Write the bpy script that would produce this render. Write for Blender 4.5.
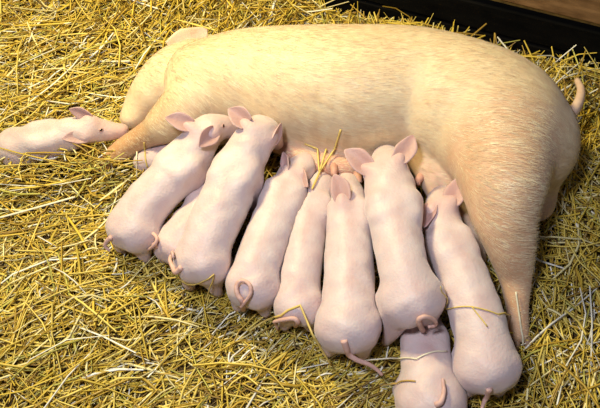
import bpy, math, random
import numpy as np
from mathutils import Vector
from mathutils.bvhtree import BVHTree

for o in list(bpy.data.objects):
    bpy.data.objects.remove(o, do_unlink=True)
SC = bpy.context.scene
COL = SC.collection
rng = np.random.default_rng(11)
random.seed(11)

# ------------------------------------------------------------------ camera
W, H, F = 600, 408, 719.0
PITCH = math.radians(55)
DIST = 2.3
CAM = np.array([0.0, -DIST * math.cos(PITCH), 0.1 + DIST * math.sin(PITCH)])
FWD = np.array([0.0, math.cos(PITCH), -math.sin(PITCH)])
RIGHT = np.array([1.0, 0.0, 0.0])
UP = np.array([0.0, math.sin(PITCH), math.cos(PITCH)])
cd = bpy.data.cameras.new('camera')
cam = bpy.data.objects.new('camera', cd)
COL.objects.link(cam)
cam.location = CAM
cam.rotation_euler = (math.pi / 2 - PITCH, 0, 0)
cd.sensor_width = 36.0
cd.lens = F / W * 36.0
cd.clip_start = 0.05
SC.camera = cam

# ------------------------------------------------------------------ world, lamps, exposure
world = bpy.data.worlds.new('barn_air')
SC.world = world
world.use_nodes = True
bg = world.node_tree.nodes['Background']
bg.inputs[0].default_value = (0.80, 0.82, 1.0, 1)
bg.inputs[1].default_value = 0.09


def area_light(name, loc, target, size, power, colour):
    ld = bpy.data.lights.new(name, 'AREA')
    ld.shape = 'DISK'
    ld.size = size
    ld.energy = power
    ld.color = colour
    o = bpy.data.objects.new(name, ld)
    COL.objects.link(o)
    o.location = loc
    d = Vector(target) - Vector(loc)
    o.rotation_euler = d.to_track_quat('-Z', 'Y').to_euler()
    return o


area_light('heat_lamp', (-0.98, 0.90, 2.15), (-0.40, 0.40, 0.1), 0.40, 79, (1.0, 0.83, 0.42))
area_light('barn_lamp', (-0.45, -1.0, 2.5), (0.15, 0.0, 0.1), 0.32, 44, (0.87, 0.87, 1.0))
SC.view_settings.view_transform = 'Standard'
SC.view_settings.look = 'None'
SC.view_settings.gamma = 1
SC.view_settings.use_curve_mapping = False
SC.view_settings.exposure = 0.0


# ------------------------------------------------------------------ pixels to points
def ray(px, py):
    return FWD + RIGHT * ((px - W / 2) / F) + UP * ((H / 2 - py) / F)


def P(px, py, z):
    d = ray(px, py)
    return CAM + d * ((z - CAM[2]) / d[2])


def depth(p):
    return float(np.dot(np.asarray(p) - CAM, FWD))


def mpx(p, n):
    """n photograph pixels at the depth of p, in metres"""
    return n * depth(p) / F


# ------------------------------------------------------------------ materials
def new_mat(name):
    m = bpy.data.materials.new(name)
    m.use_nodes = True
    nt = m.node_tree
    return m, nt, nt.nodes['Principled BSDF']


def skin_material(name, tint, rough, sss, bump, hair_scale, mottled):
    m, nt, b = new_mat(name)
    N, L = nt.nodes, nt.links
    at = N.new('ShaderNodeAttribute'); at.attribute_name = 'skin'
    tc = N.new('ShaderNodeTexCoord')
    n1 = N.new('ShaderNodeTexNoise'); n1.inputs['Scale'].default_value = 22; n1.inputs['Detail'].default_value = 5
    L.new(tc.outputs['Object'], n1.inputs['Vector'])
    r1 = N.new('ShaderNodeValToRGB')
    r1.color_ramp.elements[0].position = 0.25; r1.color_ramp.elements[0].color = (*mottled, 1)
    r1.color_ramp.elements[1].position = 0.72; r1.color_ramp.elements[1].color = (1, 1, 1, 1)
    L.new(n1.outputs['Fac'], r1.inputs['Fac'])
    mx = N.new('ShaderNodeMix'); mx.data_type = 'RGBA'; mx.blend_type = 'MULTIPLY'; mx.inputs[0].default_value = 1
    L.new(at.outputs['Color'], mx.inputs[6]); L.new(r1.outputs['Color'], mx.inputs[7])
    mt = N.new('ShaderNodeMix'); mt.data_type = 'RGBA'; mt.blend_type = 'MULTIPLY'; mt.inputs[0].default_value = 1
    L.new(mx.outputs[2], mt.inputs[6]); mt.inputs[7].default_value = (*tint, 1)
    L.new(mt.outputs[2], b.inputs['Base Color'])
    b.inputs['Roughness'].default_value = rough
    b.inputs['Subsurface Weight'].default_value = sss
    b.inputs['Subsurface Radius'].default_value = (1.0, 0.4, 0.25)
    b.inputs['Subsurface Scale'].default_value = 0.02
    b.inputs['Sheen Weight'].default_value = 0.25
    b.inputs['Sheen Roughness'].default_value = 0.5
    b.inputs['Specular IOR Level'].default_value = 0.35
    # fine short hair relief
    mp = N.new('ShaderNodeMapping'); mp.inputs['Scale'].default_value = hair_scale
    L.new(tc.outputs['Object'], mp.inputs['Vector'])
    n2 = N.new('ShaderNodeTexNoise'); n2.inputs['Scale'].default_value = 1.0; n2.inputs['Detail'].default_value = 4
    L.new(mp.outputs['Vector'], n2.inputs['Vector'])
    bp = N.new('ShaderNodeBump'); bp.inputs['Strength'].default_value = bump; bp.inputs['Distance'].default_value = 0.006
    L.new(n2.outputs['Fac'], bp.inputs['Height'])
    mp3 = N.new('ShaderNodeMapping'); mp3.inputs['Scale'].default_value = (34, 30, 30)
    L.new(tc.outputs['Object'], mp3.inputs['Vector'])
    n3 = N.new('ShaderNodeTexNoise'); n3.inputs['Scale'].default_value = 1.0; n3.inputs['Detail'].default_value = 3
    n3.inputs['Distortion'].default_value = 0.5
    L.new(mp3.outputs['Vector'], n3.inputs['Vector'])
    b3 = N.new('ShaderNodeBump'); b3.inputs['Strength'].default_value = bump * 0.55; b3.inputs['Distance'].default_value = 0.012
    L.new(n3.outputs['Fac'], b3.inputs['Height']); L.new(bp.outputs['Normal'], b3.inputs['Normal'])
    L.new(b3.outputs['Normal'], b.inputs['Normal'])
    return m


M_PIGLET = skin_material('piglet_skin', (1, 1, 1), 0.45, 0.12, 0.25, (140, 140, 140), (0.91, 0.82, 0.82))
M_SOW = skin_material('sow_skin', (1, 1, 1), 0.6, 0.15, 0.22, (60, 120, 90), (0.90, 0.80, 0.70))


def attr_material(name, attr, rough, spec=0.4, trans=0.0):
    m, nt, b = new_mat(name)
    at = nt.nodes.new('ShaderNodeAttribute'); at.attribute_name = attr
    nt.links.new(at.outputs['Color'], b.inputs['Base Color'])
    b.inputs['Roughness'].default_value = rough
    b.inputs['Specular IOR Level'].default_value = spec
    return m


M_STRAW = attr_material('straw', 'straw', 0.42, 0.5)
M_HAIR = attr_material('bristle_hair', 'hair', 0.45, 0.4)


def noise_material(name, c0, c1, scale, rough, bump=0.0, spec=0.3, detail=6):
    m, nt, b = new_mat(name)
    N, L = nt.nodes, nt.links
    tc = N.new('ShaderNodeTexCoord')
    mp = N.new('ShaderNodeMapping'); mp.inputs['Scale'].default_value = scale
    n = N.new('ShaderNodeTexNoise'); n.inputs['Scale'].default_value = 1; n.inputs['Detail'].default_value = detail
    r = N.new('ShaderNodeValToRGB')
    r.color_ramp.elements[0].position = 0.3; r.color_ramp.elements[0].color = (*c0, 1)
    r.color_ramp.elements[1].position = 0.7; r.color_ramp.elements[1].color = (*c1, 1)
    L.new(tc.outputs['Object'], mp.inputs['Vector']); L.new(mp.outputs['Vector'], n.inputs['Vector'])
    L.new(n.outputs['Fac'], r.inputs['Fac']); L.new(r.outputs['Color'], b.inputs['Base Color'])
    b.inputs['Roughness'].default_value = rough
    b.inputs['Specular IOR Level'].default_value = spec
    if bump:
        bp = N.new('ShaderNodeBump'); bp.inputs['Strength'].default_value = bump; bp.inputs['Distance'].default_value = 0.01
        L.new(n.outputs['Fac'], bp.inputs['Height']); L.new(bp.outputs['Normal'], b.inputs['Normal'])
    return m


M_EAR = noise_material('ear_skin', (0.60, 0.36, 0.32), (0.74, 0.50, 0.46), (45, 45, 45), 0.5, 0.2)
M_EARS = noise_material('sow_ear_skin', (0.72, 0.50, 0.36), (0.82, 0.62, 0.48), (30, 30, 30), 0.5, 0.2)
M_TAIL = noise_material('tail_skin', (0.56, 0.34, 0.28), (0.70, 0.47, 0.40), (60, 60, 60), 0.55, 0.3)
M_HOOF = noise_material('hoof_horn', (0.22, 0.13, 0.07), (0.38, 0.24, 0.14), (80, 80, 30), 0.45, 0.2)
M_TEAT = noise_material('teat_skin', (0.50, 0.25, 0.18), (0.62, 0.36, 0.27), (60, 60, 60), 0.5, 0.2)
M_EYE = noise_material('eye_dark', (0.012, 0.008, 0.006), (0.03, 0.018, 0.012), (60, 60, 60), 0.12, 0.0, 0.6)
M_LID = noise_material('eyelid_skin', (0.42, 0.24, 0.20), (0.55, 0.34, 0.29), (60, 60, 60), 0.5, 0.2)
M_FLOOR = noise_material('litter_floor', (0.05, 0.03, 0.010), (0.13, 0.085, 0.028), (30, 30, 30), 0.9, 0.4)
M_DARKBOARD = noise_material('black_stained_board', (0.0012, 0.0012, 0.001), (0.005, 0.0045, 0.0035), (2.5, 26, 26), 0.9, 0.3, 0.08)
M_BROWNBOARD = noise_material('brown_timber', (0.13, 0.065, 0.022), (0.32, 0.18, 0.07), (2.2, 26, 30), 0.6, 0.35, 0.3)


# ------------------------------------------------------------------ mesh helpers
def link_mesh(name, verts, faces, mat, parent=None, smooth=True, colour=None, attr=None):
    me = bpy.data.meshes.new(name)
    verts = np.asarray(verts, dtype=np.float32)
    if isinstance(faces, np.ndarray):
        n, k = faces.shape
        me.vertices.add(len(verts)); me.vertices.foreach_set('co', verts.ravel())
        me.loops.add(n * k); me.loops.foreach_set('vertex_index', faces.astype(np.int32).ravel())
        me.polygons.add(n)
        me.polygons.foreach_set('loop_start', np.arange(0, n * k, k, dtype=np.int32))
        me.update(calc_edges=True)
    else:
        me.from_pydata([tuple(map(float, v)) for v in verts], [], faces)
    me.polygons.foreach_set('use_smooth', np.full(len(me.polygons), smooth))
    if colour is not None:
        a = me.color_attributes.new(attr, 'FLOAT_COLOR', 'POINT')
        c = np.ones((len(verts), 4), np.float32); c[:, :3] = colour
        a.data.foreach_set('color', c.ravel())
    me.materials.append(mat)
    me.update()
    o = bpy.data.objects.new(name, me)
    COL.objects.link(o)
    if parent is not None:
        o.parent = parent
        o.matrix_parent_inverse = parent.matrix_world.inverted()
    return o


def empty(name, loc, label, category, group=None):
    e = bpy.data.objects.new(name, None)
    COL.objects.link(e)
    e.empty_display_size = 0.1
    e.location = loc
    e['label'] = label
    e['category'] = category
    if group:
        e['group'] = group
    bpy.context.view_layer.update()
    return e


def catmull(pts, n):
    pts = np.asarray(pts, float)
    ext = np.vstack([2 * pts[0] - pts[1], pts, 2 * pts[-1] - pts[-2]])
    out = []
    for i in range(len(pts) - 1):
        p0, p1, p2, p3 = ext[i:i + 4]
        for t in np.linspace(0, 1, n, endpoint=False):
            out.append(0.5 * ((2 * p1) + (-p0 + p2) * t + (2 * p0 - 5 * p1 + 4 * p2 - p3) * t * t + (-p0 + 3 * p1 - 3 * p2 + p3) * t ** 3))
    out.append(pts[-1])
    return np.array(out)


def tube(name, path, radii, mat, parent=None, sides=8, flat=1.0):
    path = np.asarray(path, float)
    n = len(path)
    verts, faces = [], []
    prev = None
    for i in range(n):
        t = path[min(i + 1, n - 1)] - path[max(i - 1, 0)]
        t = t / (np.linalg.norm(t) + 1e-9)
        if prev is None:
            a = np.cross(t, [0, 0, 1]);
            if np.linalg.norm(a) < 1e-3: a = np.cross(t, [0, 1, 0])
        else:
            a = prev - t * np.dot(prev, t)
        a = a / np.linalg.norm(a); prev = a
        b = np.cross(t, a)
        for k in range(sides):
            an = 2 * math.pi * k / sides
            verts.append(path[i] + radii[i] * (a * math.cos(an) + flat * b * math.sin(an)))
    for i in range(n - 1):
        for k in range(sides):
            k2 = (k + 1) % sides
            faces.append((i * sides + k, i * sides + k2, (i + 1) * sides + k2, (i + 1) * sides + k))
    faces.append(tuple(range(sides))[::-1])
    faces.append(tuple(range((n - 1) * sides, n * sides)))
    return link_mesh(name, verts, faces, mat, parent)


# ------------------------------------------------------------------ flesh: smooth blended limbs polygonised into ONE continuous skin
class Flesh:
    def __init__(self):
        self.ops = []

    def limb(self, pts, rad, k=0.03, colour=None, n=5, cut=False, squash=None):
        d = catmull(np.column_stack([np.asarray(pts, float), np.asarray(rad, float)]), n) if len(pts) > 1 else np.array([[*pts[0], rad[0]]])
        d[:, 3] = np.maximum(d[:, 3], 0.002)
        self.ops.append((d[:, :3], d[:, 3], k, colour, cut, squash))

    def field(self, pts_grid, lo, h, shape):
        Fv = np.full(shape, 5.0, np.float32)
        for c, r, k, colour, cut, squash in self.ops:
            m = k + 3 * h
            R = r.max() * (1.0 if squash is None else max(1.0, 1 / squash[1]))
            a = np.maximum(np.floor((c.min(0) - R - m - lo) / h).astype(int), 0)
            b = np.minimum(np.ceil((c.max(0) + R + m - lo) / h).astype(int) + 1, shape)
            if (b <= a).any() or (a >= np.array(shape)).any():
                continue
            sl = tuple(slice(a[i], b[i]) for i in range(3))
            X = [(lo[i] + h * np.arange(a[i], b[i])).astype(np.float32) for i in range(3)]
            G = np.stack(np.meshgrid(*X, indexing='ij'), -1)
            D = self.dist(G, c, r, squash)
            if cut:
                Fv[sl] = -smin(-Fv[sl], D, k)
            else:
                Fv[sl] = smin(Fv[sl], D, k)
        return Fv

    @staticmethod
    def dist(G, c, r, squash):
        D = None
        c = c.astype(np.float32)
        rr = range(max(len(c) - 1, 1))
        for i in rr:
            if len(c) == 1:
                v = G - c[0]; rad = r[0]
            else:
                ab = c[i + 1] - c[i]
                v = G - c[i]
                t = np.clip(v @ ab / (ab @ ab + 1e-12), 0, 1)
                v = v - t[..., None] * ab
                rad = r[i] + t * (r[i + 1] - r[i])
            if squash is not None:
                ax, s = np.asarray(squash[0], np.float32), squash[1]
                q = v @ ax
                v = v + (q * (1 / s - 1))[..., None] * ax
            d = np.sqrt((v * v).sum(-1)) - rad
            D = d if D is None else np.minimum(D, d)
        return D.astype(np.float32)

    def mesh(self, h, floor_z=0.004, pressed=()):
        allc = np.vstack([o[0] - o[1][:, None] for o in self.ops]); allC = np.vstack([o[0] + o[1][:, None] for o in self.ops])
        lo = allc.min(0) - 3 * h; hi = allC.max(0) + 3 * h
        shape = tuple(np.ceil((hi - lo) / h).astype(int) + 1)
        V = self.field(None, lo, h, shape)
        for other in pressed:                    # flesh pressed flat where it meets an animal already there
            V = np.maximum(V, 0.002 - other.field(None, lo, h, shape))
        if floor_z is not None:
            z = (lo[2] + h * np.arange(shape[2])).astype(np.float32)
            V = np.maximum(V, (floor_z - z)[None, None, :])
        verts, faces = surface_nets(V, lo, h)
        # skin colour from the nearest limbs
        base = np.zeros((len(verts), 3)); wsum = np.zeros(len(verts))
        vv = verts.astype(np.float32)
        for c, r, k, colour, cut, squash in self.ops:
            if colour is None or cut:
                continue
            d = self.dist(vv, c, r, squash)
            w = np.exp(-np.maximum(d, -0.02) / 0.012)
            base += w[:, None] * np.asarray(colour); wsum += w
        return verts, faces, base / np.maximum(wsum, 1e-12)[:, None]


def smin(a, b, k):
    hh = np.maximum(k - np.abs(a - b), 0) / k
    return np.minimum(a, b) - hh * hh * k * 0.25


def surface_nets(V, lo, h):
    s = V < 0
    nx, ny, nz = V.shape
    acc = np.zeros((nx - 1, ny - 1, nz - 1, 3), np.float32); cnt = np.zeros((nx - 1, ny - 1, nz - 1), np.float32)
    corners = [(i, j, k) for i in (0, 1) for j in (0, 1) for k in (0, 1)]

    def sub(A, c):
        return A[c[0]:c[0] + nx - 1, c[1]:c[1] + ny - 1, c[2]:c[2] + nz - 1]
    cs = sum(sub(s, c).astype(np.int8) for c in corners)
    act = (cs > 0) & (cs < 8)
    idx = np.argwhere(act)
    ii = tuple(idx.T)
    vals = {c: sub(V, c)[ii] for c in corners}
    A = np.zeros((len(idx), 3), np.float32); C = np.zeros(len(idx), np.float32)
    for c in corners:
        for ax in range(3):
            if c[ax]:
                continue
            d = list(c); d[ax] = 1; d = tuple(d)
            a, b = vals[c], vals[d]
            m = (a < 0) != (b < 0)
            t = np.where(m, a / np.where(m, a - b, 1), 0)
            p = np.tile(np.array(c, np.float32), (len(idx), 1)); p[:, ax] = t
            A += np.where(m[:, None], p, 0); C += m
    pos = lo + h * (idx + A / C[:, None])
    num = np.full((nx - 1, ny - 1, nz - 1), -1, np.int64); num[ii] = np.arange(len(idx))
    quads = []
    for ax in range(3):
        u, w = (ax + 1) % 3, (ax + 2) % 3
        a = [slice(None)] * 3; b = [slice(None)] * 3
        a[ax] = slice(0, -1); b[ax] = slice(1, None)
        for q in (u, w):
            a[q] = slice(1, -1); b[q] = slice(1, -1)
        e0, e1 = s[tuple(a)], s[tuple(b)]
        cross = np.argwhere(e0 != e1)
        if not len(cross):
            continue
        flip = e1[tuple(cross.T)]
        base = cross.copy(); base[:, u] += 1; base[:, w] += 1

        def g(du, dw):
            q = base.copy(); q[:, u] -= du; q[:, w] -= dw
            return num[tuple(q.T)]
        Q = np.stack([g(1, 1), g(0, 1), g(0, 0), g(1, 0)], 1)
        Q[flip] = Q[flip][:, ::-1]
        quads.append(Q)
    faces = np.vstack(quads)
    faces = faces[(faces >= 0).all(1)]
    return pos, faces


def relax(verts, faces, it=2, lam=0.5):
    e = np.vstack([faces[:, [0, 1]], faces[:, [1, 2]], faces[:, [2, 3]], faces[:, [3, 0]]])
    e = np.vstack([e, e[:, ::-1]])
    deg = np.bincount(e[:, 0], minlength=len(verts))[:, None]
    for _ in range(it):
        s = np.column_stack([np.bincount(e[:, 0], verts[e[:, 1], i], len(verts)) for i in range(3)])
        verts = verts + lam * (s / np.maximum(deg, 1) - verts)
    return verts


class Body:
    """a finished skin with ray lookups, so ears, eyes, tails and straws sit ON it"""
    def __init__(self, verts, faces):
        self.bvh = BVHTree.FromPolygons([Vector(v) for v in verts], [tuple(int(i) for i in f) for f in faces])

    def at(self, px, py, lift=0.0, fallback=0.05):
        d = Vector(ray(px, py)).normalized()
        hit, nrm, _, _ = self.bvh.ray_cast(Vector(CAM), d)
        if hit is None:
            p = Vector(P(px, py, fallback))
            q, n, _, _ = self.bvh.find_nearest(p)
            return np.array(q + n * lift), np.array(n), False
        return np.array(hit + nrm * lift), np.array(nrm), True


BODIES = []


def unit(v):
    v = np.asarray(v, float)
    return v / (np.linalg.norm(v) + 1e-12)


def ear(parent, base, tip, width, back_c, in_c, roll=0.0, cup=0.35, curl=0.0, thick=0.0045, face=None, name='ear', mat=None):
    """a cupped, pointed flap from base to tip; its open side, pinker inside, looks along face"""
    base, tip = np.asarray(base, float), np.asarray(tip, float)
    ax = tip - base; Ln = np.linalg.norm(ax); ax = ax / Ln
    n = unit(CAM - base) if face is None else unit(face)
    n = unit(n - ax * np.dot(n, ax)); s = np.cross(ax, n)
    c, sn = math.cos(roll), math.sin(roll)
    n, s = n * c + s * sn, s * c - n * sn
    NU, NV = 16, 13
    back_c, in_c = np.asarray(back_c), np.asarray(in_c)
    front, back, cf, cb = [], [], [], []
    for i in range(NU):
        u = i / (NU - 1)
        w = width * 0.5 * (0.66 + 1.25 * u - 0.75 * u * u) * (1 - u ** 2.1) ** 0.75 if u < 1 else 0.0
        w = max(w, 0.0012)
        for j in range(NV):
            v = j / (NV - 1) * 2 - 1
            wav = 1 + .05 * math.sin(9 * u + 2 * v)
            p = base + ax * (u * Ln) + s * (v * w * wav)
            rim = max(abs(v) - .72, 0) / .28
            p = p + n * (cup * w * (abs(v) ** 1.7) * (1.15 - 0.55 * u) - curl * Ln * u * u - .10 * w * rim * rim)
            p = p + s * (.06 * Ln * math.sin(3 * u))
            th = thick * (1 - 0.55 * u) * (1 - 0.45 * abs(v) ** 2)
            front.append(p + n * th); back.append(p - n * th)
            t = min(1, abs(v) ** 2.2 * .8 + u ** 2 * .35)
            cf.append(in_c * (1 - t) + (back_c * .55 + in_c * .45) * t); cb.append(back_c)
    verts = front + back
    off = NU * NV
    faces = []
    for i in range(NU - 1):
        for j in range(NV - 1):
            a = i * NV + j; b = a + 1; c_ = a + NV + 1; d = a + NV
            faces.append((a, d, c_, b)); faces.append((off + a, off + b, off + c_, off + d))
    for i in range(NU - 1):
        a, d = i * NV, (i + 1) * NV
        faces.append((a, off + a, off + d, d))
        a, d = i * NV + NV - 1, (i + 1) * NV + NV - 1
        faces.append((a, d, off + d, off + a))
    for j in range(NV - 1):
        a, b = j, j + 1
        faces.append((a, b, off + b, off + a))
        a, b = (NU - 1) * NV + j, (NU - 1) * NV + j + 1
        faces.append((a, off + a, off + b, b))
    return link_mesh(name, verts, faces, mat or M_PIGLET, parent, colour=np.array(cf + cb), attr='skin')


def cloven_hoof(parent, foot, fwd, size, mat=M_HOOF):
    """two pointed toes side by side, toes toward fwd"""
    fwd = unit([fwd[0], fwd[1], 0]); side = np.array([-fwd[1], fwd[0], 0]); upv = np.array([0, 0, 1.0])
    verts, faces = [], []
    for sgn in (-1, 1):
        o = len(verts)
        c = np.asarray(foot) + side * sgn * size * 0.52
        rings = [(0.0, 0.50, 1.15), (0.55, 0.47, 0.85), (1.1, 0.34, 0.42)]
        for zf, wd, ln in [(0.0, 0.48, 1.0), (0.5, 0.46, 0.86), (1.1, 0.40, 0.62)]:
            for k in range(10):
                an = 2 * math.pi * k / 10
                x = math.cos(an); y = math.sin(an)
                reach = ln * (1.35 if x > 0 else 0.75)
                verts.append(c + fwd * (x * reach * size * 0.85) + side * (y * wd * size * (1 - 0.35 * max(x, 0))) + upv * (zf * size))
        for r in range(2):
            for k in range(10):
                k2 = (k + 1) % 10
                faces.append((o + r * 10 + k, o + r * 10 + k2, o + (r + 1) * 10 + k2, o + (r + 1) * 10 + k))
        faces.append(tuple(o + k for k in range(10))[::-1])
        faces.append(tuple(o + 20 + k for k in range(10)))
    return link_mesh('hoof', verts, faces, mat, parent)


def eyeball(parent, p, n, r):
    """dark eye set in a fleshy lid ring"""
    n = unit(n); a = unit(np.cross(n, [0, 0, 1])); b = np.cross(n, a)
    verts, faces = [], []
    R, S = 6, 12
    for i in range(R):
        th = math.pi * 0.5 * i / (R - 1)
        for k in range(S):
            an = 2 * math.pi * k / S
            verts.append(p + r * (math.cos(th) * (a * math.cos(an) * 1.25 + b * math.sin(an) * 0.75) + n * math.sin(th) * 0.6))
    for i in range(R - 1):
        for k in range(S):
            k2 = (k + 1) % S
            faces.append((i * S + k, i * S + k2, (i + 1) * S + k2, (i + 1) * S + k))
    e = link_mesh('eye', verts, faces, M_EYE, parent)
    ring = [p + r * 1.1 * (a * math.cos(t) * 1.3 + b * math.sin(t) * 0.8) for t in np.linspace(0, 2 * math.pi, 17)]
    tube('eyelid', ring, [r * 0.34] * len(ring), M_LID, e, 6)
    return e


# ------------------------------------------------------------------ setting: floor and plank wall behind
zb = 0.30                                          # lower edge of the brown rail
WA, WB = P(490, 0, zb), P(600, 27, zb)
wdir = unit([WB[0] - WA[0], WB[1] - WA[1], 0])
wnor = np.array([wdir[1], -wdir[0], 0.0])          # looks toward the sow
if wnor[1] > 0:
    wnor = -wnor
wpt = np.array([WB[0], WB[1], 0.0])


def wall_z(px, py):
    d = ray(px, py)
    t = np.dot(wpt - CAM, wnor) / np.dot(d, wnor)
    return (CAM + d * t)


def block(name, origin, dx, dy, dz, mat, parent=None, bevel=0.006):
    """box from origin spanned by three vectors with chamfered long edges"""
    o = np.asarray(origin, float)
    X, Y, Z = np.asarray(dx, float), np.asarray(dy, float), np.asarray(dz, float)
    ly, lz = np.linalg.norm(Y), np.linalg.norm(Z)
    by, bz = bevel / ly, bevel / lz
    prof = [(by, 0), (1 - by, 0), (1, bz), (1, 1 - bz), (1 - by, 1), (by, 1), (0, 1 - bz), (0, bz)]
    verts = [o + Y * a + Z * b for a, b in prof] + [o + X + Y * a + Z * b for a, b in prof]
    n = len(prof)
    faces = [(i, (i + 1) % n, n + (i + 1) % n, n + i) for i in range(n)] + [tuple(range(n))[::-1], tuple(range(n, 2 * n))]
    return link_mesh(name, verts, faces, mat, parent, smooth=False)


fl = link_mesh('floor', [(-3.2, -2.6, -0.03), (3.2, -2.6, -0.03), (3.2, 4.2, -0.03), (-3.2, 4.2, -0.03),
                         (-3.2, -2.6, 0), (3.2, -2.6, 0), (3.2, 4.2, 0), (-3.2, 4.2, 0)],
               [(3, 2, 1, 0), (4, 5, 6, 7), (0, 1, 5, 4), (1, 2, 6, 5), (2, 3, 7, 6), (3, 0, 4, 7)], M_FLOOR, smooth=False)
fl['kind'] = 'structure'
fl['label'] = 'dark littered barn floor under the straw'

wall = bpy.data.objects.new('wall_back', None); COL.objects.link(wall)
wall['kind'] = 'structure'
wall['label'] = 'boarded pen wall behind the sow, black below and brown timber above'
w0 = wpt - wdir * 3.6
hts = [(0.0, zb * 0.5 - 0.004), (zb * 0.5 + 0.004, zb - 0.03)]
for z0, z1 in hts:
    block('board', w0 + np.array([0, 0, z0]) - wnor * 0.045, wdir * 5.0, wnor * 0.04, [0, 0, z1 - z0], M_DARKBOARD, wall)
block('rail', w0 + np.array([0, 0, zb]) - wnor * 0.045, wdir * 5.0, wnor * 0.045, [0, 0, 0.2], M_BROWNBOARD, wall, 0.012)
block('board', w0 + np.array([0, 0, zb + 0.206]) - wnor * 0.045, wdir * 5.0, wnor * 0.045, [0, 0, 0.2], M_BROWNBOARD, wall, 0.01)


# ------------------------------------------------------------------ the sow
FLESH = []


def px_chain(rows):
    pts = [P(a, b, z) for a, b, z, r in rows]
    return pts, [mpx(p, row[3]) for p, row in zip(pts, rows)]


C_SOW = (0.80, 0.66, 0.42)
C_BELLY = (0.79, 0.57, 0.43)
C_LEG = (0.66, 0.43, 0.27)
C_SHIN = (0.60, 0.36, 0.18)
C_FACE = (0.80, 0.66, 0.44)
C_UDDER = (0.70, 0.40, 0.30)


def build_sow():
    f = Flesh()
    # trunk
    p, r = px_chain([(205, 80, .20, 38), (240, 80, .205, 49), (285, 86, .235, 59), (350, 92, .25, 66), (418, 94, .255, 65),
                     (484, 119, .26, 70), (515, 141, .23, 61)])
    f.limb(p, r, .06, C_SOW, 6)
    # shoulder and upper front leg
    p, r = px_chain([(232, 84, .24, 42), (203, 82, .235, 35), (190, 103, .23, 27), (166, 123, .19, 18)])
    f.limb(p, r, .04, C_SOW, 6)
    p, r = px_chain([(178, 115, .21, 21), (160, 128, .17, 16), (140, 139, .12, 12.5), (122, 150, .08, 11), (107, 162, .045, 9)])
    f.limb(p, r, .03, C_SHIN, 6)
    # upper hind leg: ham, stifle, hock, shank
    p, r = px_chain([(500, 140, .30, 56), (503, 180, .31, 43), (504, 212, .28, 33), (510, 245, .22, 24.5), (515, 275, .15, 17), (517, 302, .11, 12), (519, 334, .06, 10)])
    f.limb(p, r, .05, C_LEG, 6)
    # udder along the belly
    p, r = px_chain([(262, 122, .15, 22), (300, 134, .15, 26), (350, 138, .15, 28), (392, 138, .15, 22)])
    f.limb(p, r, .04, C_UDDER)
    p, r = px_chain([(292, 156, .15, 10), (318, 164, .17, 11), (345, 167, .17, 11), (366, 162, .16, 9)])
    f.limb(p, r, .03, C_UDDER)
    # lower ham, then the lower hind leg and flank fold pressed under the ham
    p, r = px_chain([(520, 165, .14, 40), (536, 203, .10, 19)])
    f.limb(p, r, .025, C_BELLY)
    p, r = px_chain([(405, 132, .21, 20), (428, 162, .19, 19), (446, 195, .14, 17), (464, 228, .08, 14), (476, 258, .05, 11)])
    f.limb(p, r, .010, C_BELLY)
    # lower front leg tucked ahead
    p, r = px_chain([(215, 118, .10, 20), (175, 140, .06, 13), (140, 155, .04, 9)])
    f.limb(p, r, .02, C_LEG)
    # head lying in the straw, jowl, snout: a fold parts it from the shoulder
    p, r = px_chain([(196, 72, .13, 33), (170, 82, .125, 29), (152, 95, .11, 22.5), (140, 107, .09, 16.5), (131, 118, .08, 11.5)])
    f.limb(p, r, .012, C_FACE, 6)
    p, r = px_chain([(172, 60, .165, 12), (160, 74, .165, 12), (147, 92, .14, 9)])
    f.limb(p, r, .04, C_FACE)
    # skin folds where leg meets chest
    p, r = px_chain([(246, 66, .47, 3), (228, 92, .41, 4), (212, 112, .36, 3)])
    f.limb(p, r, .03, None, 6, cut=True)
    v, fc, col = f.mesh(0.0115)
    FLESH.append(f)
    v = relax(v, fc, 2)
    # gentle skin folds
    root = empty('sow', (0.05, 0.45, 0), 'large cream sow lying on her side nursing the litter', 'pig')
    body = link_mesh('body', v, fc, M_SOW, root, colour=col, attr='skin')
    B = Body(v, fc)
    BODIES.append((v, fc))
    # ear folded back over the neck
    b = P(171, 51, .20)
    ear(root, b, P(207, 29, .20), mpx(b, 33), (.82, .64, .44), (.80, .55, .44), roll=-0.1, cup=0.25, thick=.006, mat=M_SOW)
    # far ear pressed in the straw
    # hooves
    cloven_hoof(root, P(519, 343, .03), [0.1, -1, 0], .030)
    cloven_hoof(root, P(103, 166, .012), [-1, -.4, 0], .026)
    # teats between the piglets' mouths
    for (x, y, l, dx, dy) in [(312, 170, 14, 2, 6), (334, 166, 12, -2, 7), (357, 172, 12, 0, 7), (292, 160, 10, 2, 6), (420, 176, 11, 2, 6), (243, 137, 9, 0, 6)]:
        q, n, hit = B.at(x, y)
        e = q + unit(n * .5 + np.array([0, -.8, -.35])) * mpx(q, l)
        pth = catmull([q - n * .012, (q + e) / 2 + n * .004, e], 5)
        tube('teat', pth, np.linspace(.015, .0085, len(pth)), M_TEAT, root, 10)
    # tail over the rump
    tp = [P(568, 118, .30), P(578, 104, .28), P(581, 90, .24), P(577, 80, .19)]
    pth = catmull(tp, 6)
    tube('tail', pth, np.linspace(.020, .010, len(pth)), M_EARS, root, 10)
    sow_hair(root, v, fc)
    return root, B


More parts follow.
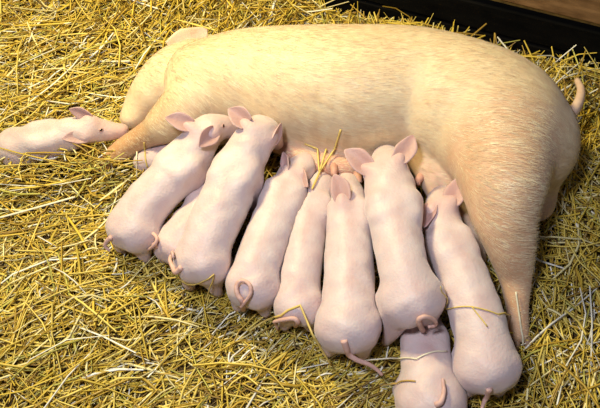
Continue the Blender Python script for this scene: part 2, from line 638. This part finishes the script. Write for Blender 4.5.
def sow_hair(root, v, fc):
    tri = np.vstack([fc[:, [0, 1, 2]], fc[:, [0, 2, 3]]])
    a, b, c = v[tri[:, 0]], v[tri[:, 1]], v[tri[:, 2]]
    cr = np.cross(b - a, c - a); ar = np.linalg.norm(cr, axis=1); nr = cr / np.maximum(ar[:, None], 1e-12)
    n = 75000
    k = rng.choice(len(tri), n, p=ar / ar.sum())
    u, w = rng.random(n), rng.random(n)
    fl_ = u + w > 1; u[fl_], w[fl_] = 1 - u[fl_], 1 - w[fl_]
    p = a[k] + u[:, None] * (b[k] - a[k]) + w[:, None] * (c[k] - a[k])
    nn = nr[k]
    keep = p[:, 2] > 0.06
    p, nn = p[keep], nn[keep]
    x, y = p[:, 0], p[:, 1]
    ang = -0.55 + 0.45 * np.sin(3.1 * x + 2.3 * y) + 0.2 * np.sin(7 * x - 5 * y + 1)
    ang = ang + rng.normal(0, .15, len(p))
    d = np.column_stack([np.cos(ang), np.sin(ang), np.zeros(len(p)) - 0.1])
    d -= nn * (d * nn).sum(1)[:, None]
    d /= np.linalg.norm(d, axis=1)[:, None] + 1e-9
    d0 = np.array([.87, -.48, -.1]); s0 = np.array([.48, .87, 0.])
    s = np.cross(nn, d)
    ln = rng.uniform(.022, .046, len(p)) * np.clip((p[:, 2] - .03) / .25, .35, 1); wd = rng.uniform(.0003, .00065, len(p))
    up = rng.uniform(.02, .075, len(p))
    p0 = p - nn * .001
    p1 = p + d * (ln * .5)[:, None] + nn * (ln * up * .6)[:, None]
    p2 = p + d * ln[:, None] + nn * (ln * up * .55)[:, None]
    S = s * wd[:, None]
    V = np.stack([p0 - S, p0 + S, p1 - S * .9, p1 + S * .9, p2], 1).reshape(-1, 3)
    i = np.arange(len(p))[:, None] * 5
    T = np.vstack([i + np.array([[0, 1, 3]]), i + np.array([[0, 3, 2]]), i + np.array([[2, 3, 4]])])
    c0 = np.array([0.87, 0.79, 0.53]); c1 = np.array([0.66, 0.47, 0.28])
    # strands lie together in locks: one tone per lock
    lock = np.floor((p * s0).sum(1) / .007) * 131 + np.floor((p * d0).sum(1) / .035) * 17
    t = np.abs(np.sin(lock * 12.9898) * 43758.5453) % 1
    t = np.clip(t * .75 + rng.random(len(p)) * .25, 0, 1)[:, None]
    colr = np.repeat(c0 * t + c1 * (1 - t), 5, axis=0)
    o = link_mesh('hair', V, T, M_HAIR, root, colour=colr, attr='hair')
    o['kind'] = 'stuff'
    o['label'] = 'pale golden bristle coat'


sow, SOWB = build_sow()

# ------------------------------------------------------------------ the piglets
C_PIG = (0.665, 0.575, 0.555)
C_PINK = (0.62, 0.43, 0.40)
C_SNOUT = (0.62, 0.43, 0.38)
C_HEADP = (0.66, 0.55, 0.51)
C_LEGP = (0.62, 0.46, 0.44)


C_SPINE = (0.58, 0.42, 0.40)
C_EARBACK = (0.62, 0.46, 0.44)
C_EARIN = (0.46, 0.29, 0.26)


def unit_rows(a):
    return a / (np.linalg.norm(a, axis=1)[:, None] + 1e-9)


def nearest_on(v, pts):
    k = np.argmin(((v[:, None, :] - pts[None]) ** 2).sum(-1), 1)
    return pts[k]


def build_piglet(label, spine, head, ears=(), tail=None, eyes=(), hind=True, front=True, legspread=1.0, pink=0.0, tail_r=.0068, hoof_front=True):
    """spine: rows (px,py,z,r_px) from the neck to the rump; head: rows from the neck to the nose"""
    seed = sum(map(ord, label)) % 17
    f = Flesh()
    body_c = tuple(np.array(C_PIG) * (1 - pink) + np.array(C_PINK) * pink)
    p, r = px_chain(spine)
    rs = [q * .945 for q in r]; rs[-1] *= .93; rs[-2] *= .97; rs[0] *= .95; rs[2] *= .98
    f.limb(p, rs, .03, body_c, 6)
    hp, hr = px_chain(head)
    f.limb(hp[:-1], hr[:-1], .028, C_HEADP, 6)
    # snout with its flat disc
    sd = unit(hp[-1] - hp[-2])
    f.limb([hp[-2], hp[-1]], [hr[-2] * .95, hr[-1]], .012, C_SNOUT)
    f.limb([hp[-1] - sd * .003, hp[-1] + sd * .003], [hr[-1] * 1.08] * 2, .006, C_SNOUT)
    sidev = unit(np.cross(sd, [0, 0, 1]))
    for s in (-1, 1):
        q = hp[-1] + sd * hr[-1] * 1.05 + sidev * s * hr[-1] * .38
        f.limb([q - sd * .006, q + sd * .008], [.0032, .0032], .003, None, cut=True)
    hooves = []
    p = [np.asarray(q) for q in p]
    # hind legs
    rump, loin = p[-1], p[-2]
    back = unit([rump[0] - loin[0], rump[1] - loin[1], 0]); side = np.array([-back[1], back[0], 0])
    R = r[-1]
    if hind:
        for s in (-1, 1):
            hip = rump - back * R * .12 + side * s * R * .36 + np.array([0, 0, -.10 * R])
            knee = hip - back * R * .45 + side * s * R * .28 * legspread; knee[2] = max(hip[2] * .62, .055)
            hock = hip + back * R * .42 + side * s * R * .22 * legspread; hock[2] = max(hip[2] * .36, .034)
            foot = hock - back * R * .16; foot[2] = .018
            f.limb([hip, knee], [R * .70, R * .46], .03, body_c)
            f.limb([hip + back * R * .1, (hip + hock) / 2 + back * R * .10, hock, foot], [R * .66, R * .42, .019, .0145], .022, C_LEGP)
            hooves.append((foot, -back))
    if front:
        sh = p[1]; nx = p[2]
        fb = unit([sh[0] - nx[0], sh[1] - nx[1], 0]); fs = np.array([-fb[1], fb[0], 0]); R2 = r[1]
        for s in (-1, 1):
            a = sh + fs * s * R2 * .45 - np.array([0, 0, R2 * .25])
            e = a - fb * .02 + fs * s * R2 * .18; e[2] = max(a[2] * .55, .045)
            k = e + fb * .025; k[2] = max(e[2] * .5, .03)
            ft = k + fb * .012; ft[2] = .018
            f.limb([a, e, k, ft], [R2 * .6, R2 * .36, .0165, .0135], .02, C_LEGP)
            hooves.append((ft, fb))
    # shoulder blades, and the cleft of the rump
    sh, nx = p[1], p[2]
    fb = unit([sh[0] - nx[0], sh[1] - nx[1], 0]); fs = np.array([-fb[1], fb[0], 0])
    for sg in (-1, 1):
        a = sh - fb * r[1] * .3 + fs * sg * r[1] * .55 + np.array([0, 0, r[1] * .42])
        f.limb([a + fb * .02, a - fb * .03], [r[1] * .42, r[1] * .36], .025, body_c)
    if hind:
        a = rump + back * R * .98
        f.limb([a + np.array([0, 0, R * .25]), a + back * R * .12 - np.array([0, 0, R * .35]), a - np.array([0, 0, R * .9])], [R * .06, R * .12, R * .12], .03, None, cut=True)
    # ear roots: found on a coarse skin, then grown into the body
    specs = []
    if ears:
        cv, cf_, _ = f.mesh(0.012)
        CB = Body(cv, cf_)
        for E in ears:
            (bx, by), (tx, ty), w, dz = E[:4]
            b, n, hit = CB.at(bx, by, 0, hp[1][2])
            tp = P(tx, ty, b[2] + dz); wm = mpx(b, w)
            d = unit(tp - b)
            f.limb([b - n * .012, b + d * np.linalg.norm(tp - b) * .16], [wm * .40, wm * .20], .022, C_PINK)
            specs.append((b - n * .004, tp, wm, E[4] if len(E) > 4 else {}))
    v, fc, col = f.mesh(0.0062, pressed=FLESH)
    FLESH.append(f)
    v = relax(v, fc, 2)
    # pinker skin showing along the thinly haired spine
    tops = catmull([q + np.array([0, 0, rr]) for q, rr in zip(p[1:], r[1:])], 6)
    dd = np.sqrt(((v[:, None, :] - tops[None]) ** 2).sum(-1).min(1))
    wgt = np.exp(-(dd / .020) ** 2) * (.55 + .35 * np.sin(v[:, 1] * 31 + seed)) * .8
    col = col * (1 - wgt[:, None]) + np.array(C_SPINE) * wgt[:, None]
    # soft unevenness of flesh
    cx = v - p[2]
    bumpy = (np.sin(cx[:, 0] * 61 + 1.3 * np.sin(cx[:, 1] * 47)) * np.sin(cx[:, 1] * 53 + seed) * np.sin(cx[:, 2] * 49 + 2 * seed))
    v = v + unit_rows(v - nearest_on(v, np.array(p))) * (bumpy * .0028)[:, None]
    base = (p[0] + p[-1]) / 2
    root = empty('piglet', (base[0], base[1], 0), label, 'pig', 'litter of piglets')
    link_mesh('body', v, fc, M_PIGLET, root, colour=col, attr='skin')
    B = Body(v, fc)
    BODIES.append((v, fc))
    for b, tp, wm, kw in specs:
        ear(root, b, tp, wm, C_EARBACK, C_EARIN, **kw)
    if tail:
        pts = []
        for i, (tx, ty, lift) in enumerate(tail):
            q, n, hit = B.at(tx, ty, lift, .06)
            if not hit and pts:              # past the rump: hang in the air beyond the last point
                q = P(tx, ty, max(pts[-1][2] - .015, .03))
            pts.append(q)
        pth = catmull(pts, 5)
        tube('tail', pth, tail_r * np.linspace(1.25, .6, len(pth)), M_TAIL, root, 8)
    for (ex, ey) in eyes:
        q, n, hit = B.at(ex, ey, .001)
        eyeball(root, q, n, .0048)
    for ft, d in hooves:
        cloven_hoof(root, np.array([ft[0], ft[1], .003]), d, .0125)
    return root, B


PB = {}
# lone piglet lying left of the sow
PB['L'] = build_piglet('pale piglet lying apart at the left edge, its snout near the sow\'s front leg',
    [(70, 134, .11, 15), (52, 139, .10, 18), (33, 143, .095, 19.5), (17, 145, .085, 19), (13, 147, .08, 18)],
    [(70, 134, .11, 15), (86, 130, .12, 14), (97, 130, .11, 12.5), (110, 131, .10, 9), (121, 131, .09, 7)],
    ears=[((88, 139), (62, 139), 14, .02, dict(roll=.1, cup=.5)), ((91, 118), (69, 109), 14, .035, dict(roll=-.4))],
    eyes=[(101, 130)], hind=True)
# A leftmost at the udder
PB['A'] = build_piglet('leftmost suckling piglet at the udder, seen in profile with both ears showing',
    [(196, 146, .23, 19), (185, 165, .205, 23), (163, 187, .18, 25), (143, 208, .16, 26), (131, 230, .145, 24.5)],
    [(196, 146, .23, 18), (207, 132, .26, 17), (216, 128, .255, 14), (224, 127, .245, 10.5), (231, 131, .225, 7.5)],
    ears=[((191, 127), (165, 118), 20, .03, dict(roll=.3, cup=.6)), ((214, 132), (199, 147), 20, .01, dict(roll=-.3, cup=.7))],
    tail=[(112, 237, .002), (107, 241, .006), (105, 246, .008), (110, 251, .004)], eyes=[(223, 126)])
# hidden piglet behind A
PB['X'] = build_piglet('mostly hidden piglet squeezed between the sow\'s front leg and the leftmost suckling piglet',
    [(203, 139, .11, 12), (186, 146, .10, 13), (168, 153, .09, 14), (153, 159, .08, 14), (145, 162, .07, 13)],
    [(203, 139, .11, 11), (214, 137, .11, 10), (222, 136, .11, 8), (230, 136, .11, 5)], hind=False, front=False, pink=.2)
# B
PB['B'] = build_piglet('half hidden piglet with a curled tail between two larger suckling piglets on the left',
    [(225, 180, .13, 17), (213, 195, .12, 19), (198, 215, .12, 20), (184, 234, .115, 22), (175, 247, .11, 21)],
    [(225, 180, .13, 16), (233, 168, .15, 14), (240, 158, .16, 10), (246, 150, .16, 6)],
    tail=[(158, 246, .004), (152, 243, .012), (152, 238, .016), (158, 237, .018), (161, 241, .018), (158, 246, .02), (154, 249, .02)], pink=.25)
# C
PB['C'] = build_piglet('long suckling piglet whose raised ear overlaps the snout of the leftmost suckling piglet',
    [(247, 152, .27, 21), (238, 172, .245, 25), (224, 203, .215, 28), (209, 236, .19, 28), (201, 262, .17, 26)],
    [(247, 152, .27, 20), (258, 136, .29, 20), (265, 134, .265, 16), (271, 137, .235, 11), (276, 142, .205, 7)],
    ears=[((247, 125), (228, 109), 22, .02, dict(roll=.1, cup=.8)), ((272, 142), (281, 123), 15, .01, dict(roll=.9, cup=.6))],
    tail=[(182, 267, .002), (178, 271, .008), (173, 268, .012), (170, 260, .014), (172, 254, .016), (177, 254, .016), (178, 259, .016)])
# D
PB['D'] = build_piglet('suckling piglet whose tail curls into a closed ring on its rump',
    [(296, 175, .17, 16), (286, 195, .17, 22), (272, 227, .165, 24.5), (259, 262, .155, 26), (252, 287, .145, 25)],
    [(296, 175, .17, 15), (304, 166, .18, 13), (309, 162, .17, 10), (314, 160, .16, 7)],
    ears=[((303, 170), (308, 187), 13, .01, dict(roll=.8)), ((287, 170), (283, 152), 12, .02, dict(roll=-.7, cup=.6))],
    tail=[(243, 308, .004), (243, 300, .008), (239, 293, .010), (239, 286, .012), (244, 282, .013), (250, 285, .013), (251, 292, .013), (246, 299, .014), (242, 303, .016)])
# E
PB['E'] = build_piglet('slim suckling piglet in the middle of the row with a bent straw across its rump',
    [(318, 188, .15, 15), (312, 206, .155, 20), (305, 240, .15, 22), (300, 275, .14, 23), (298, 306, .13, 23)],
    [(318, 188, .15, 14), (321, 180, .14, 13), (323, 175, .13, 10), (325, 171, .12, 7)],
    tail=[(296, 327, .003), (298, 320, .008), (294, 316, .010), (286, 317, .011), (278, 319, .012), (275, 323, .013), (281, 326, .014)], pink=.12)
# F
PB['F'] = build_piglet('plump suckling piglet with a long straight tail hanging to the lower right',
    [(347, 196, .18, 17), (349, 214, .185, 22), (349, 250, .18, 26), (349, 290, .17, 28.5), (348, 327, .165, 31)],
    [(347, 196, .18, 16), (346, 186, .16, 13.5), (346, 179, .14, 11), (346, 173, .12, 7)],
    ears=[((343, 202), (334, 174), 22, .03, dict(cup=.4))],
    tail=[(344, 340, .002), (346, 346, .004), (349, 353, .004), (357, 360, .004), (368, 364, .002), (376, 369, .0), (382, 375, .0)], tail_r=.0078)
# H first (under G)
PB['H'] = build_piglet('piglet at the bottom edge whose front end disappears beneath another piglet\'s rump',
    [(420, 318, .07, 19), (423, 338, .08, 23), (426, 358, .09, 27), (430, 382, .10, 31), (432, 404, .10, 33)],
    [(420, 318, .07, 17), (419, 304, .07, 15), (418, 294, .07, 11), (417, 284, .07, 7)],
    tail=[(436, 405, .002), (440, 402, .01), (442, 394, .012), (442, 386, .012), (441, 380, .014)], front=False, pink=.1)
# G
PB['G'] = build_piglet('suckling piglet with two upright ears and broad haunches standing over another piglet',
    [(390, 188, .25, 25), (393, 207, .255, 28), (398, 242, .255, 27), (405, 274, .25, 28), (413, 300, .235, 31)],
    [(390, 188, .25, 24), (388, 172, .255, 21), (387, 163, .23, 17), (386, 155, .20, 12), (386, 150, .17, 8)],
    ears=[((369, 171), (344, 150), 24, .02, dict(roll=.15, cup=.45)), ((398, 161), (413, 135), 23, .03, dict(roll=-.15, cup=.45))],
    tail=[(423, 331, .003), (420, 325, .008), (418, 317, .010), (424, 314, .012), (432, 317, .012), (433, 321, .013), (427, 322, .014)], legspread=1.6)
# I
PB['I'] = build_piglet('rightmost suckling piglet beside the sow\'s hind leg with one cupped ear and one fuzzy ear',
    [(441, 222, .20, 18), (449, 243, .20, 23), (464, 280, .195, 27), (479, 324, .185, 30), (488, 367, .175, 31)],
    [(441, 222, .20, 17), (440, 208, .205, 16), (441, 199, .19, 13), (443, 192, .17, 9), (445, 187, .15, 6)],
    ears=[((432, 206), (424, 228), 18, -.005, dict(roll=.3, cup=.7)), ((451, 204), (460, 177), 25, .03, dict(roll=-.2, cup=.3))],
    tail=[(489, 388, .002), (487, 395, .004), (484, 402, .0), (481, 412, .0)])

# ------------------------------------------------------------------ straw
ALL = None


def all_bodies():
    vs, fs, o = [], [], 0
    for v, f in BODIES:
        vs.append(v); fs.append(f + o); o += len(v)
    return Body(np.vstack(vs), np.vstack(fs))


ALL = all_bodies()


BUMPS = [(*P(a, b, .03)[:2], c, h) for a, b, c, h in ((62, 172, .10, .06), (35, 178, .09, .05), (10, 180, .09, .045), (97, 168, .08, .065), (112, 174, .06, .06), (126, 180, .06, .03))]


def ground_h(x, y):
    h = 0.016 * np.sin(4.1 * x + 1.3) * np.sin(3.7 * y + .4) + 0.012 * np.sin(9.3 * x - 4.0 * y) + 0.008 * np.sin(17 * y + 11 * x)
    dw = (np.stack([x, y], -1) - wpt[:2]) @ wnor[:2]           # distance in front of the wall
    along = (np.stack([x, y], -1) - wpt[:2]) @ wdir[:2]
    bank = 0.11 * np.exp(-np.maximum(dw, 0) / 0.20)
    for bx, by, bs, bh in BUMPS:
        h = h + bh * np.exp(-((x - bx) ** 2 + (y - by) ** 2) / bs ** 2)
    return 0.026 + h + bank


def straw_bed(n):
    x = rng.uniform(-1.75, 1.75, n); y = rng.uniform(-1.15, 1.75, n)
    nb = 7000                                    # heaped against the wall
    al = rng.uniform(-1.6, .6, nb); off = .03 + rng.exponential(.10, nb)
    x = np.concatenate([x, wpt[0] + wdir[0] * al + wnor[0] * off]); y = np.concatenate([y, wpt[1] + wdir[1] * al + wnor[1] * off])
    dw = (np.stack([x, y], -1) - wpt[:2]) @ wnor[:2]
    k = dw > 0.02
    x, y, dw = x[k], y[k], dw[k]
    n = len(x)
    lay = rng.random(n)
    big = rng.random(n) < .05                    # long thick stalks lying on top
    lay = np.where(big, rng.uniform(.95, 1.15, n), lay)
    ln = np.clip(rng.lognormal(math.log(.070), .60, n), .02, .34)
    wd = rng.uniform(.0014, .0036, n) * np.where(rng.random(n) < .15, 1.5, 1)
    ln = np.where(big, rng.uniform(.13, .32, n), ln); wd = np.where(big, rng.uniform(.0026, .0046, n), wd)
    az = rng.uniform(0, 2 * math.pi, n)
    az = np.where(rng.random(n) < .35, .9 + .6 * np.sin(2.1 * x + 1.7 * y) + rng.normal(0, .35, n), az)
    el = rng.normal(0, .20, n) * np.where(big, .4, 1)
    near = np.exp(-np.maximum(dw - .05, 0) / .14)
    el = el + near * rng.normal(0, .32, n)
    z = ground_h(x, y) * (0.25 + 0.9 * lay) + 0.004
    for i in np.nonzero(big)[0]:                 # long stalks lie clear of the animals
        e = np.array([math.cos(az[i]), math.sin(az[i]), 0]) * ln[i] * .5
        m = np.array([x[i], y[i], z[i]])
        for t in (-1, -.5, 0, .5, 1):
            if ALL.bvh.find_nearest(Vector(m + e * t), .02)[0] is not None:
                ln[i] = .05
                break
    d = np.column_stack([np.cos(az) * np.cos(el), np.sin(az) * np.cos(el), np.sin(el)])
    s = np.column_stack([-np.sin(az), np.cos(az), np.zeros(n)])
    bend = rng.normal(0, .10, n) * ln
    kink = rng.normal(0, .05, n) * ln
    reach = np.abs(d @ wnor) * ln * .5           # keep straws from poking through the boards
    sh = np.maximum(reach + .012 - dw, 0)
    x = x + wnor[0] * sh; y = y + wnor[1] * sh
    mid = np.column_stack([x, y, z])
    upv = np.cross(d, s) * np.sign(np.cross(d, s)[:, 2:3] + 1e-6)
    st = []
    for t in (-.5, -.17, .17, .5):
        q = mid + d * (ln * t)[:, None] + s * (bend * (1 - 4 * t * t))[:, None] + upv * (kink * (1 - 4 * t * t))[:, None]
        q[:, 2] = np.maximum(q[:, 2], .003)
        st.append(q)
    rings = []
    ph = rng.uniform(0, 2 * math.pi, n)
    for i, q in enumerate(st):
        w = wd * (0.8 if i in (0, 3) else 1.0)
        for j in range(3):
            a = ph + 2 * math.pi * j / 3
            rings.append(q + s * (np.cos(a) * w)[:, None] + upv * (np.sin(a) * w * .75)[:, None])
    V = np.stack(rings, 1).reshape(-1, 3)
    base = np.arange(n)[:, None] * 12
    Q = []
    for i in range(3):
        for j in range(3):
            j2 = (j + 1) % 3
            Q.append(base + np.array([[i * 3 + j, i * 3 + j2, i * 3 + 3 + j2, i * 3 + 3 + j]]))
    Fq = np.vstack(Q)
    # colours of the straws themselves
    pal = np.array([[.70, .515, .065], [.80, .635, .14], [.54, .36, .045], [.86, .77, .38], [.32, .20, .035], [.52, .49, .10], [.92, .90, .76]])
    pr = np.array([.27, .22, .16, .12, .11, .06, .06])
    ci = rng.choice(len(pal), n, p=pr)
    c = pal[ci] * rng.uniform(.75, 1.12, n)[:, None]
    o = link_mesh('straw_bedding', V, Fq, M_STRAW, None, smooth=True, colour=np.repeat(np.clip(c, 0, .95), 12, 0), attr='straw')
    o['kind'] = 'stuff'
    o['label'] = 'loose golden straw bedding covering the pen floor'
    o['category'] = 'straw'
    return o


straw_bed(56000)


def loose_straw(label, branches, width=.0024, colour=(.74, .56, .15), lift=.004):
    """one straw lying on bodies or bedding; branches are pixel polylines resting on what is beneath them"""
    first = branches[0]
    allp = []
    for br in branches:
        pts = []
        for q in br:
            px, py = q[:2]; lf = q[2] if len(q) > 2 else lift
            d = Vector(ray(px, py)).normalized()
            hit, nrm, _, _ = ALL.bvh.ray_cast(Vector(CAM), d)
            g = P(px, py, .055)
            pts.append(np.array(hit + nrm * lf) if hit is not None else g + np.array([0, 0, lf]))
        allp.append(np.array(pts))
    root = None
    m = M_LOOSE[colour]
    verts, faces = [], []
    for pts in allp:
        dense = []
        for a, b in zip(pts[:-1], pts[1:]):
            for t in np.linspace(0, 1, 8, endpoint=False):
                dense.append(a + (b - a) * t)
        dense.append(pts[-1])
        for it in range(3):
            for i, q in enumerate(dense):
                c, nr, _, _ = ALL.bvh.find_nearest(Vector(q), .2)
                if c is not None and (Vector(q) - c).dot(nr) < .0035:
                    dense[i] = np.array(c + nr * .004)
        dense = np.array(dense); n = len(dense); o = len(verts)
        prev = None
        for i in range(n):
            t = unit(dense[min(i + 1, n - 1)] - dense[max(i - 1, 0)])
            a = np.cross(t, [0, 0, 1]) if prev is None else prev - t * np.dot(prev, t)
            a = unit(a); prev = a; b = np.cross(t, a)
            for k in range(6):
                an = 2 * math.pi * k / 6
                verts.append(dense[i] + width * (a * math.cos(an) + .7 * b * math.sin(an)))
        for i in range(n - 1):
            for k in range(6):
                k2 = (k + 1) % 6
                faces.append((o + i * 6 + k, o + i * 6 + k2, o + (i + 1) * 6 + k2, o + (i + 1) * 6 + k))
        faces.append(tuple(o + k for k in range(6))[::-1]); faces.append(tuple(o + (n - 1) * 6 + k for k in range(6)))
    ob = link_mesh('straw', verts, faces, m)
    ob['label'] = label
    ob['category'] = 'straw'
    ob['group'] = 'loose straws lying on the animals'
    return ob


GOLD, PALE, BROWN = (.74, .56, .15), (.86, .80, .58), (.52, .34, .09)
M_LOOSE = {c: noise_material(n, tuple(np.array(c) * .8), c, (60, 60, 60), .45, .1, .5) for c, n in ((GOLD, 'gold_straw'), (PALE, 'pale_straw'), (BROWN, 'brown_straw'))}

loose_straw('long bent golden straw folded over a middle piglet\'s rump',
            [[(250, 331), (262, 323), (300, 305, .012), (316, 334, .01), (331, 366)]], .0032, GOLD)
loose_straw('branched golden straw stuck to the sow\'s udder above the piglets\' heads',
            [[(306, 190, .02), (322, 168, .03), (335, 146, .014), (341, 129)], [(321, 169, .028), (318, 148, .012), (305, 143)], [(322, 167, .03), (327, 145, .016)]], .0030, GOLD)
loose_straw('forked golden straw lying across the back of the rightmost suckling piglet',
            [[(435, 289, .02), (447, 309, .006), (472, 307, .005), (487, 327, .004)], [(472, 307, .005), (497, 315, .006), (512, 314, .012)]], .0022, GOLD)
loose_straw('pale straw lying across the back of the piglet at the bottom edge',
            [[(362, 359), (390, 359, .006), (417, 360, .005), (446, 352, .005)]], .0024, PALE)
loose_straw('white straw standing beside the sow\'s hind hoof',
            [[(516, 291, .01), (519, 318, .012), (523, 346)]], .0030, PALE)
loose_straw('golden straw bent twice below the two small curled tails at left',
            [[(153, 263, .006), (168, 280, .01), (213, 273, .008), (205, 304)]], .0026, GOLD)
loose_straw('short pale straw leaning upright against the sow\'s front leg',
            [[(137, 178), (138, 160, .01), (137, 150, .006)]], .0024, PALE)
loose_straw('golden straw sticking up beside the sow\'s front hoof',
            [[(148, 167), (146, 152, .008), (145, 141, .008)]], .0026, GOLD)
loose_straw('thick pale straw lying on the bedding below the lone piglet',
            [[(0, 220), (33, 211), (76, 199)]], .0040, PALE, .012)
loose_straw('long brown straw poking out toward the rump of the piglet at the bottom edge',
            [[(380, 386), (398, 384, .004), (416, 382, .004)]], .0024, BROWN)
